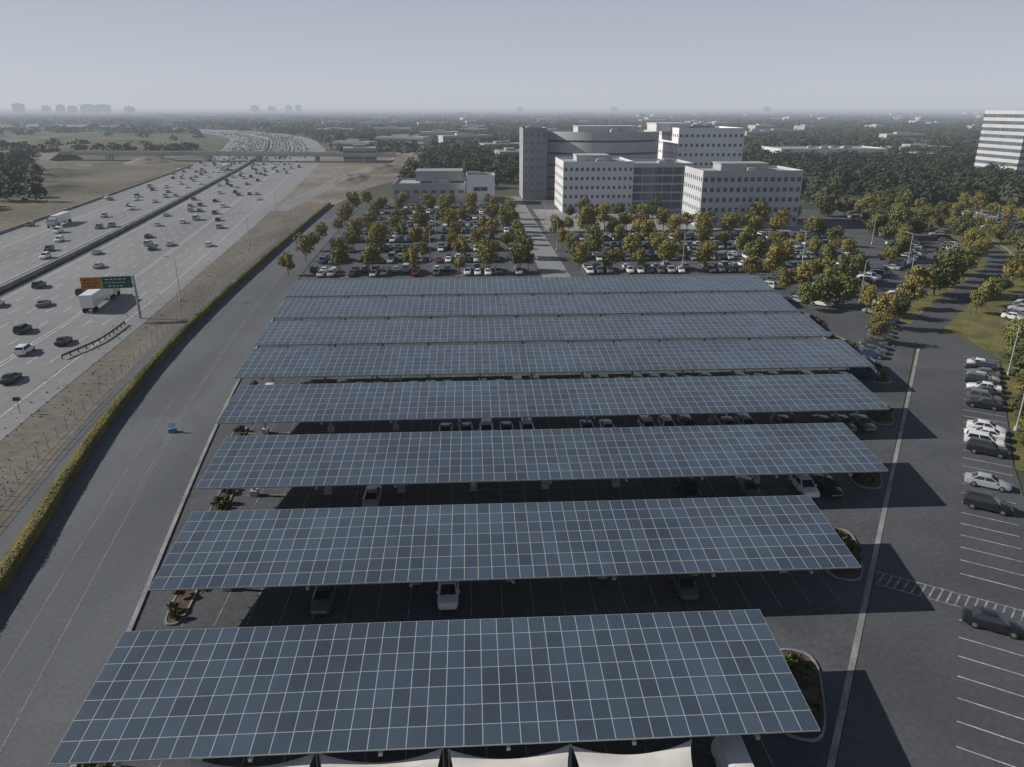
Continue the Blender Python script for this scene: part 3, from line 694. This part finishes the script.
TG=[(crown("crown",3.2+.25*k,1.0,6.8+.5*k,M['leafgreen'],19+k,115,.31),trunk("trunk",6.4+.4*k,.2)) for k in range(5)]
NT=[0]
def tree(x,y,kind='a',s=1):
    NT[0]+=1
    cm,tm=random.choice(TA if kind=='a' else TG); e=empty("tree",(x,y,0),random.uniform(0,6.28)); s*=random.uniform(.72,1.2); e.scale=(s*random.uniform(.9,1.1),s,s*random.uniform(.9,1.12))
    tag(e,"young tree with olive and golden autumn crown" if kind=='a' else "full dark olive-green broadleaf tree","tree","autumn trees of the parking lots" if kind=='a' else "green trees around the campus")
    obj("trunk",tm,parent=e); obj("crown",cm,parent=e)
for y in LOTL:
    x=-48
    while x<16: tree(x+j(1.8),y+j(1.2),'a',.98); x+=9.8+j(2.6)
for y in LOTR:
    x=28
    while x<118: tree(x+j(1.8),y+j(1.2),'a',1.05 if y<240 else 1.2); x+=9.6+j(2.4)
for y in range(200,350,20): tree(15.8+j(.5),y+j(1),'a',.8)
for k in range(12): tree(34+k*7.2+j(1),268+j(3),'a',1.15)
for k in range(6): tree(40+k*6.5+j(1),300+j(4),'g',.85)
ERpts=[ER.at(d)[:2] for d in range(0,int(ER.len),4)]
def offroad(x,y,m=8): return min((x-a)**2+(y-b)**2 for a,b in ERpts)>m*m
k=0
while k<10:
    x=random.uniform(70,90);y=random.uniform(150,188)
    if offroad(x,y,9): tree(x,y,'a' if random.random()<.7 else 'g',.95); k+=1
random.shuffle(TREEP)
for x,y,o in TREEP[:88]: tree(x+j(1),y+j(1),'a' if random.random()<.72 else 'g',.9 if random.random()<.6 else 1.12)
k=0
while k<20:
    x=random.uniform(112,178);y=random.uniform(205,330)
    if y>190+(x-100)*.9 and offroad(x,y,7) and not (x<127 and y>262): tree(x,y,'a' if random.random()<.5 else 'g',random.uniform(.8,1.15)); k+=1
al=66
while al<122: x,y=rp(al,15.2+j(.6)); tree(x,y,'a' if random.random()<.6 else 'g',random.uniform(.35,.6) if al<98 else .85); al+=6.5+j(1.5)
al=84
while al<124: x,y=rp(al,25.5+j(.6)); tree(x,y,'a' if random.random()<.6 else 'g',random.uniform(.6,.9)); al+=8+j(1.5)

# forest masses (stuff)
RECT=[(20,262,150,440),(322,380,450,545),(255,600,365,700),(-52,340,20,392)]
def forest(name,X,Y,r,h,K,ls,label):
    n=len(X); d=rng.normal(size=(n,K,3)); d/=np.linalg.norm(d,axis=2)[:,:,None]; d[:,:,2]=np.where(rng.random((n,K))<.8,np.abs(d[:,:,2]),d[:,:,2])
    nr=d.reshape(-1,3).copy(); nr[:,2]+=.3
    lump=rng.uniform(.7,1.08,(n,K,1)); d=d*lump
    C=np.stack([X[:,None]+d[:,:,0]*r[:,None],Y[:,None]+d[:,:,1]*r[:,None],h[:,None]*.35+d[:,:,2]*h[:,None]*.62],2).reshape(-1,3)
    s=np.repeat(r*ls,K)*rng.uniform(.7,1.3,n*K)
    tag(obj(name,quadmesh(name,leafquads(C,s,nr,.35),M['forest'])),label,"trees",kind="stuff")
def mask(X,Y):
    m=np.abs((X/Y)-.054)<.82
    for x0,y0,x1,y1 in RECT: m&=~((X>x0-5)&(X<x1+5)&(Y>y0-10)&(Y<y1+5))
    mx=MX(Y); m&=~((X>mx-55)&(X<mx+72)&(Y<2200))
    br=(Y>600)&(Y<720)&(X>-370)&(X<-40); m&=~br
    return m
X=rng.uniform(-560,620,10000);Y=rng.uniform(300,700,10000); m=mask(X,Y)
right=(X>135+np.maximum(0,(330-Y))*2)&(Y>325)&~((X>163)&(X<190)&(Y<440)); back=(Y>445)&(X>20); midl=(Y>400)&(X>-40)&(X<=20)&(rng.random(10000)<.4)
leftw=(X/Y<-.545)&(Y>340)&(X<-205)&(rng.random(10000)<.42)
m&=(right|back|midl|leftw); X=X[m];Y=Y[m]
forest("wood",X,Y,rng.uniform(3.0,6.0,len(X)),rng.uniform(6,12,len(X)),110,.22,"dense dark green wood around the campus")
X=rng.uniform(-1500,-250,2600);Y=rng.uniform(700,2300,2600); band=(np.sin(Y*.011+X*.003)>.72)|(rng.random(2600)<.05); m=mask(X,Y)&band&(X<MX(Y)-60); X=X[m];Y=Y[m]
forest("wood",X,Y,rng.uniform(5,10,len(X)),rng.uniform(6,10,len(X)),50,.3,"scattered tree belts across the dry fields")
X=rng.uniform(-1200,1400,8500);Y=rng.uniform(690,1600,8500); m=mask(X,Y); m&=(X>MX(Y)+55); X=X[m];Y=Y[m]
forest("wood",X,Y,rng.uniform(5,9,len(X)),rng.uniform(7,11,len(X)),40,.34,"dark suburban tree cover beyond the campus")
Y=1500+7500*rng.random(16000)**1.3; X=(rng.uniform(-.85,.9,16000))*Y; m=mask(X,Y)&(((X>MX(Y)-60)|(Y>2300))|(rng.random(16000)<.03)); X=X[m];Y=Y[m]
forest("wood",X,Y,rng.uniform(9,20,len(X)),rng.uniform(6,11,len(X)),16,.42,"hazy far tree cover of the suburbs")
# hedge
n=48000; t=rng.random(n)**1.35; C=np.zeros((n,3))
pts=np.array([HEDGE.at(HEDGE.len*k/400)[:2] for k in range(401)])
idx=t*400; i0=idx.astype(int); base=pts[np.minimum(i0,399)]+(pts[np.minimum(i0,399)+1]-pts[np.minimum(i0,399)])*(idx-i0)[:,None]
th=rng.uniform(-.1,math.pi+.1,n); cx_=np.sign(np.cos(th))*np.abs(np.cos(th))**.6; sz=np.abs(np.sin(th))**.6
C[:,:2]=base; C[:,0]+=-.1+.55*cx_+rng.normal(0,.04,n)+.08*np.sin(base[:,1]*.31)+.05*np.sin(base[:,1]*1.3); C[:,2]=np.maximum(.05,.1+1.25*sz+rng.normal(0,.05,n)+.06*np.sin(base[:,1]*.5))
NN=np.stack([np.cos(th),0*th,np.sin(th)+.2],1)
hd=obj("hedge",quadmesh("hedge",leafquads(C,rng.uniform(.06,.13,n),NN,.25),M['leafhedge'])); tag(hd,"long clipped yellow-green hedge beside the asphalt road","hedge")
V=[];F=[];wall(HEDGE,-.1,.44,0,1.22,V,F,step=5); c=obj("hedge_core",mesh("hedge_core",V,F,M['leafhedge']),parent=hd)
# dry tufts on dirt
n=1200; t=rng.random(n)**1.2*240; 
yy=30+t*1.3; xx=np.interp(yy,[20,60,101,153,250,350],[-43,-50,-58,-64,-68,-71])-rng.random(n)**1.5*10
C=np.stack([xx,yy,rng.uniform(0,.15,n)],1); tag(obj("dry_weeds",quadmesh("dry_weeds",leafquads(C,rng.uniform(.08,.22,n)),M['grass'])),"scattered dry weeds on the dirt strip","weeds",kind="stuff")

# islands with shrubs
shr=[crown("shrub",.75,0.05,1.1,M['leafgreen'],7,60,.13) for k in range(3)]
def shrub(x,y,s):
    o=obj("shrub",random.choice(shr),(x,y,.05),random.uniform(0,6),scale=(s,s,s)); tag(o,"low dark green shrub in a planting strip","shrub","shrubs in the planting islands")
def island(x,y,lx,ly,rot,nsh):
    V=[];F=[];n=24;P=[]
    for i in range(n):
        t=2*math.pi*i/n; c,s=math.cos(t),math.sin(t); P.append((lx*abs(c)**.6*(1 if c>0 else -1),ly*abs(s)**.6*(1 if s>0 else -1)))
    for z,k in ((0,1),(.15,1),(.15,.86),(.10,.86)):
        V+=[(a*k if abs(k-1)<.01 else a-math.copysign(.15,a) if abs(a)>.18 else a,b*k if abs(k-1)<.01 else b-math.copysign(.15,b) if abs(b)>.18 else b,z) for a,b in P]
    for r in range(3):
        for i in range(n): F.append((r*n+i,r*n+(i+1)%n,(r+1)*n+(i+1)%n,(r+1)*n+i))
    MI=[0]*len(F); F.append(tuple(3*n+i for i in range(n))); MI.append(1)
    tag(obj("planting_island",mesh("planting_island",V,F,[M['concrete'],M['soil']],MI),(x,y,0),rot),"kerbed planting island with mulch","planting island",kind="structure")
    for k in range(nsh):
        t=random.uniform(0,6.28); a=math.cos(t)*random.uniform(.45,.75)*lx; b=math.sin(t)*random.uniform(.6,.8)*ly; c,s=math.cos(rot),math.sin(rot)
        shrub(x+a*c-b*s,y+a*s+b*c,random.uniform(.6,1.0))
ra=math.atan2(E1.y,E1.x)-math.pi/2
for (yf,xl,xr) in ROWS:
    island(xl+.9,yf+4,.9,3.6,.05,8)
for x,y in ((24.0,43.2),(36.0,61.3),(47.2,78.6),(58.5,96.5),(66,113),(69,130),(70,146)): island(x,y,1.9,4.8,ra*.6 if y<100 else 0,18)
for al in (106,118): 
    x,y=rp(al,-7); island(x,y,1.3,3,ra+math.pi/2,6); tree(x,y,'a',.85)
for k in range(40): x,y=rp(random.uniform(62,106),random.uniform(13.6,16.6)); shrub(x,y,random.uniform(.6,1.3))

# ------------------------------------------------------------------ buildings
wv=[];wf=[]
box(wv,wf,-.5,-.02,-.5,.5,.02,.5); wi=[0]*6
for a in ((-.5,-.5,-.46,.5),(.46,-.5,.5,.5),(-.46,-.5,.46,-.45),(-.46,.45,.46,.5),(-.02,-.45,.02,.45)):
    box(wv,wf,a[0],-.05,a[1],a[2],-.0205,a[3]); wi+=[1]*6
WINM=mesh("window",wv,wf,[M['wglass'],M['wallg']],wi)
bv=[];bf=[];box(bv,bf,-.5,-.02,-.5,.5,.02,.5)
for i in range(1,8): box(bv,bf,-.5+i/8-.004,-.05,-.5,-.5+i/8+.004,-.0205,.5)
BANDM=mesh("window",bv,bf,[M['wglass'],M['wallg']],[0]*6+[1]*42)
def building(name,label,cat,foot,h,mat,specs,units=3,z0=0,parent=None,par=.9,band=False,smooth=False):
    cx=sum(p[0] for p in foot)/len(foot);cy=sum(p[1] for p in foot)/len(foot)
    if parent is None: e=empty(name,(cx,cy,0)); tag(e,label,cat); ex,ey=cx,cy
    else: e=parent; ex,ey=e.location.x,e.location.y
    V=[];F=[];wins=[]
    H=h+par; n=len(foot)
    for i in range(n):
        p=Vector(foot[i]);q=Vector(foot[(i+1)%n]);d=(q-p);Wd=d.length;d.normalize();nn=Vector((d.y,-d.x))
        def P(u,v,dep=0): return (p.x+d.x*u-nn.x*dep-ex,p.y+d.y*u-nn.y*dep-ey,v)
        def Q(u0,v0,u1,v1,dep=0):
            b=len(V);V.extend([P(u0,v0,dep),P(u1,v0,dep),P(u1,v1,dep),P(u0,v1,dep)]);F.append((b,b+1,b+2,b+3))
        if i in specs:
            nx,nz,fw,fh,zb=specs[i]
            cw=Wd/nx; ch=(h-zb-.5)/nz; ww=cw*fw; wh=ch*fh
            Q(0,z0,Wd,z0+zb); Q(0,z0+h-.5,Wd,z0+H)
            for a in range(nx):
                for b_ in range(nz):
                    ua,va=a*cw,z0+zb+b_*ch; wa=ua+(cw-ww)/2; wc=va+(ch-wh)*.5
                    Q(ua,va,ua+cw,wc);Q(ua,wc+wh,ua+cw,va+ch)
                    if fw<.999: Q(ua,wc,wa,wc+wh);Q(wa+ww,wc,ua+cw,wc+wh)
                    k=len(V);V.extend([P(wa,wc),P(wa+ww,wc),P(wa+ww,wc+wh),P(wa,wc+wh),P(wa,wc,.3),P(wa+ww,wc,.3),P(wa+ww,wc+wh,.3),P(wa,wc+wh,.3)])
                    F.extend([(k,k+1,k+5,k+4),(k+2,k+3,k+7,k+6)])
                    if fw<.999: F.extend([(k+1,k+2,k+6,k+5),(k+3,k,k+4,k+7)])
                    c=P(wa+ww/2,wc+wh/2,.27); wins.append((c,math.atan2(nn.x,-nn.y),ww-.02,wh-.02))
        else: Q(0,z0,Wd,z0+H)
    obj("wall",mesh("wall",V,F,mat),parent=e)
    ins=[(x+(cx-x)*(.5/max(1,math.hypot(cx-x,cy-y))),y+(cy-y)*(.5/max(1,math.hypot(cx-x,cy-y)))) for x,y in foot]
    V=[(a-ex,b-ey,z0+H) for a,b in foot]+[(a-ex,b-ey,z0+H) for a,b in ins]+[(a-ex,b-ey,z0+h) for a,b in ins]; F=[]
    for r in range(2):
        for i in range(n): F.append((r*n+i,r*n+(i+1)%n,(r+1)*n+(i+1)%n,(r+1)*n+i))
    MI=[0]*len(F);F.append(tuple(2*n+i for i in range(n)));MI.append(1)
    rf=obj("roof",mesh("roof",V,F,[mat,M['roof']],MI),parent=e)
    for k in range(units):
        x0,x1=min(p[0] for p in foot),max(p[0] for p in foot);y0,y1=min(p[1] for p in foot),max(p[1] for p in foot)
        ux=random.uniform(x0+.25*(x1-x0),x0+.75*(x1-x0));uy=random.uniform(y0+.4*(y1-y0),y0+.75*(y1-y0));sx,sy=random.uniform(1.5,4),random.uniform(1.5,3);hz=random.uniform(1.0,2.0)
        V=[];F=[];box(V,F,ux-sx-ex,uy-sy-ey,z0+h,ux+sx-ex,uy+sy-ey,z0+h+hz);box(V,F,ux-sx*.6-ex,uy-sy*.6-ey,z0+h+hz,ux+sx*.6-ex,uy+sy*.6-ey,z0+h+hz+.3)
        obj("rooftop_unit",mesh("rooftop_unit",V,F,M['wallg']),parent=rf)
    WMsh=BANDM if band else WINM
    for k,(c,r,ww,wh) in enumerate(wins[:100]): obj("window",WMsh,c,r,parent=e,scale=(ww,1,wh))
    if len(wins)>100:
        sv,sf,si=(bv,bf,[0]*6+[1]*42) if band else (wv,wf,wi)
        a=np.array(sv);V=[];F=[];MI=[]
        for c,r,ww,wh in wins[100:]:
            cs,sn=math.cos(r),math.sin(r);x=a[:,0]*ww;y=a[:,1];b=len(V)
            V+=list(zip(x*cs-y*sn+c[0],x*sn+y*cs+c[1],a[:,2]*wh+c[2]));F+=[tuple(i+b for i in q) for q in sf];MI+=si
        o=obj("windows",mesh("windows",V,F,[M['wglass'],M['wallg']],MI),parent=e);o["kind"]="stuff"
    return e
def R4(x0,y0,x1,y1): return [(x0,y0),(x1,y0),(x1,y1),(x0,y1)]
def penth(e,x0,y0,x1,y1,z0,z1,mat='wallg'):
    ex,ey=e.location.x,e.location.y;V=[];F=[];box(V,F,x0-ex,y0-ey,z0,x1-ex,y1-ey,z1);box(V,F,x0-ex-.3,y0-ey-.3,z1+.002,x1-ex+.3,y1-ey+.3,z1+.4);obj("penthouse",mesh("penthouse",V,F,M[mat]),parent=e)
b1=building("hospital_wing","pale five-storey hospital wing with rows of square windows","hospital building",R4(84,273,121,297),19.5,M['wallm'],{0:(15,5,.58,.46,1.0),3:(9,5,.45,.42,1.0)},4)
penth(b1,94,284,112,294,19.52,21.8)
b2=building("hospital_wing","white five-storey hospital wing with punched windows","hospital building",R4(38.5,317,68,348),20.0,M['wallw'],{0:(13,5,.5,.38,1.2),3:(11,5,.45,.38,1.2)},4)
penth(b2,46,332,60,343,20.02,22.2,'wallm')
building("glass_link","glazed link between the hospital wings","building",R4(68.3,320,94,346),19.0,M['wallm'],{0:(6,5,.94,.80,.8)},2,band=True)
# rounded block
fc=[];RA=36.0;cyc=366+RA;half=math.asin(28/RA);na=36
for i in range(na+1):
    t=-math.pi/2-half+2*half*i/na; fc.append((65+RA*math.cos(t),cyc+RA*math.sin(t)))
fc+=[(93,412),(37,412)]
rot=building("curved_hospital_building","plain grey hospital block with a large curved facade","hospital building",fc,30.0,M['wallm'],{i:(1,5,1.0,.17,1.2) for i in range(0,na)},3,band=True)
penth(rot,54,388,84,406,30.02,32.8,'wallm')
building("stair_tower","tall mid-grey tower block of the hospital","hospital building",R4(25,366,36.5,392),32.0,M['walld'],{0:(4,8,.3,.25,2)},1)
b3=building("hospital_tower","bright white hospital tower block with window rows","hospital building",R4(103,380,136,420),31.5,M['wallb'],{0:(12,6,.5,.32,4),3:(10,6,.45,.3,4)},5)
penth(b3,95,394,112,415,30.5,34,'wallw')
b4=building("annexe","low wide grey annexe with flat roof","building",R4(-36,356,-2.5,384),8.0,M['wallg'],{0:(8,1,.6,.3,2.5)},4)
penth(b4,-26,366,-4,382,8.92,13.2,'walld')
building("annexe","bright white blocky annexe with flat roof","building",R4(-2,350,11,364),12.0,M['wallb'],{0:(1,1,.5,.2,2)},2)
building("office_tower","white office tower with dark horizontal window bands","office tower",R4(345,468,407,510),39.5,M['wallm'],{0:(3,9,1.0,.5,1.5),3:(2,9,1.0,.5,1.5)},0,band=True)
building("warehouse","long low white flat-roofed building among trees","building",R4(264,645,357,690),8.5,M['wallw'],{0:(12,1,.6,.3,2)},5)
building("warehouse","low pale flat-roofed building among trees","building",R4(335,575,385,600),8,M['wallg'],{0:(9,2,.6,.4,1)},3)

# overpass
A=Vector((-345,680));B=Vector((-58,634));d=(B-A).normalized();nn=Vector((d.y,-d.x));e=empty("overpass_bridge",(A.x,A.y,0),math.atan2(d.y,d.x)); tag(e,"pale concrete overpass bridge crossing the highway","bridge")
Lb=(B-A).length
V=[];F=[];box(V,F,0,-8,5.6,Lb,8,6.5);box(V,F,0,-6.5,4.6,Lb,6.5,5.59);obj("deck",mesh("deck",V,F,M['bridge']),parent=e)
for s in (-1,1):
    V=[];F=[];box(V,F,0,s*7.8-.2,6.503,Lb,s*7.8+.2,7.7);obj("parapet",mesh("parapet",V,F,M['bridge']),parent=e)
for u in (40,85,128,172,222,262):
    V=[];F=[]
    for yy in (-4,0,4): tube(V,F,(u,yy,0),(u,yy,4.6),.8,.8,10)
    obj("pier",mesh("pier",V,F,M['bridge']),parent=e)
for nm,pa,pb in (("embankment",A,A-d*180),("embankment",B,B+d*110)):
    P=[pa+nn*7,pa-nn*7,pa-nn*22,pa+nn*26,pb+nn*7,pb-nn*7,pb-nn*10,pb+nn*10]; zz=[6.2,6.2,-.1,-.1,.3,.3,-.1,-.1]
    V=[(p.x,p.y,z) for p,z in zip(P,zz)]
    F=[(0,1,5,4),(1,2,6,5),(3,0,4,7),(0,3,2,1),(4,5,6,7)]
    tag(obj(nm,mesh(nm,V,F,M['earth'])),"dusty earth embankment of the overpass","embankment",kind="structure")

# distant buildings
k=0
while k<110:
    Y=600+random.random()**1.6*4200; X=random.uniform(-.6,.8)*Y
    if not (X>MX(Y)+80 or Y>2400) or any(a-30<X<c_+30 and b-40<Y<dd+30 for a,b,c_,dd in RECT) or X<MX(Y)+90 and Y<2300: continue
    wx=random.uniform(15,50)*(1+Y/4000);wy=random.uniform(15,40);h=random.uniform(7,12)*(1+Y/5500) ; V=[];F=[];r=j(.4)
    box(V,F,-wx/2,-wy/2,0,wx/2,wy/2,h);box(V,F,-wx*.2,-wy*.2,h,wx*.15,wy*.2,h+2)
    for f in range(2): box(V,F,-wx/2-.05,-wy/2-.15,h*(.25+.4*f),wx/2+.05,-wy/2-.02,h*(.4+.4*f))
    MI=[0]*12+[1]*12
    tag(obj("distant_building",mesh("distant_building",V,F,[M['far'],M['wglass']],MI),(X,Y,0),r),"pale flat-roofed building among far trees","building","distant suburban buildings"); k+=1
for X,Y,wx,h in ((-3080,5150,40,52),(-2960,5100,35,48),(-2760,5000,55,66),(-2700,5200,40,54),(-2560,5100,35,60),(-2440,5000,40,52),(-2370,5050,75,62),(-2260,5000,85,60),(-2140,5100,50,50),(-1600,6000,50,58),(-1500,6100,50,54),(-1350,6000,40,60),(-1280,6000,35,62),(1200,6500,60,48),(2300,6000,50,50),(420,6500,40,48)):
    V=[];F=[];box(V,F,-wx/2,-20,0,wx/2,20,h);box(V,F,-wx/4,-12,h,wx/5,12,h+5)
    tag(obj("skyline_tower",mesh("skyline_tower",V,F,M['fardark']),(X,Y,0)),"hazy grey tower on the distant skyline","tower","towers of the distant skyline")
print("cars",len(CARS),"trees",NT)
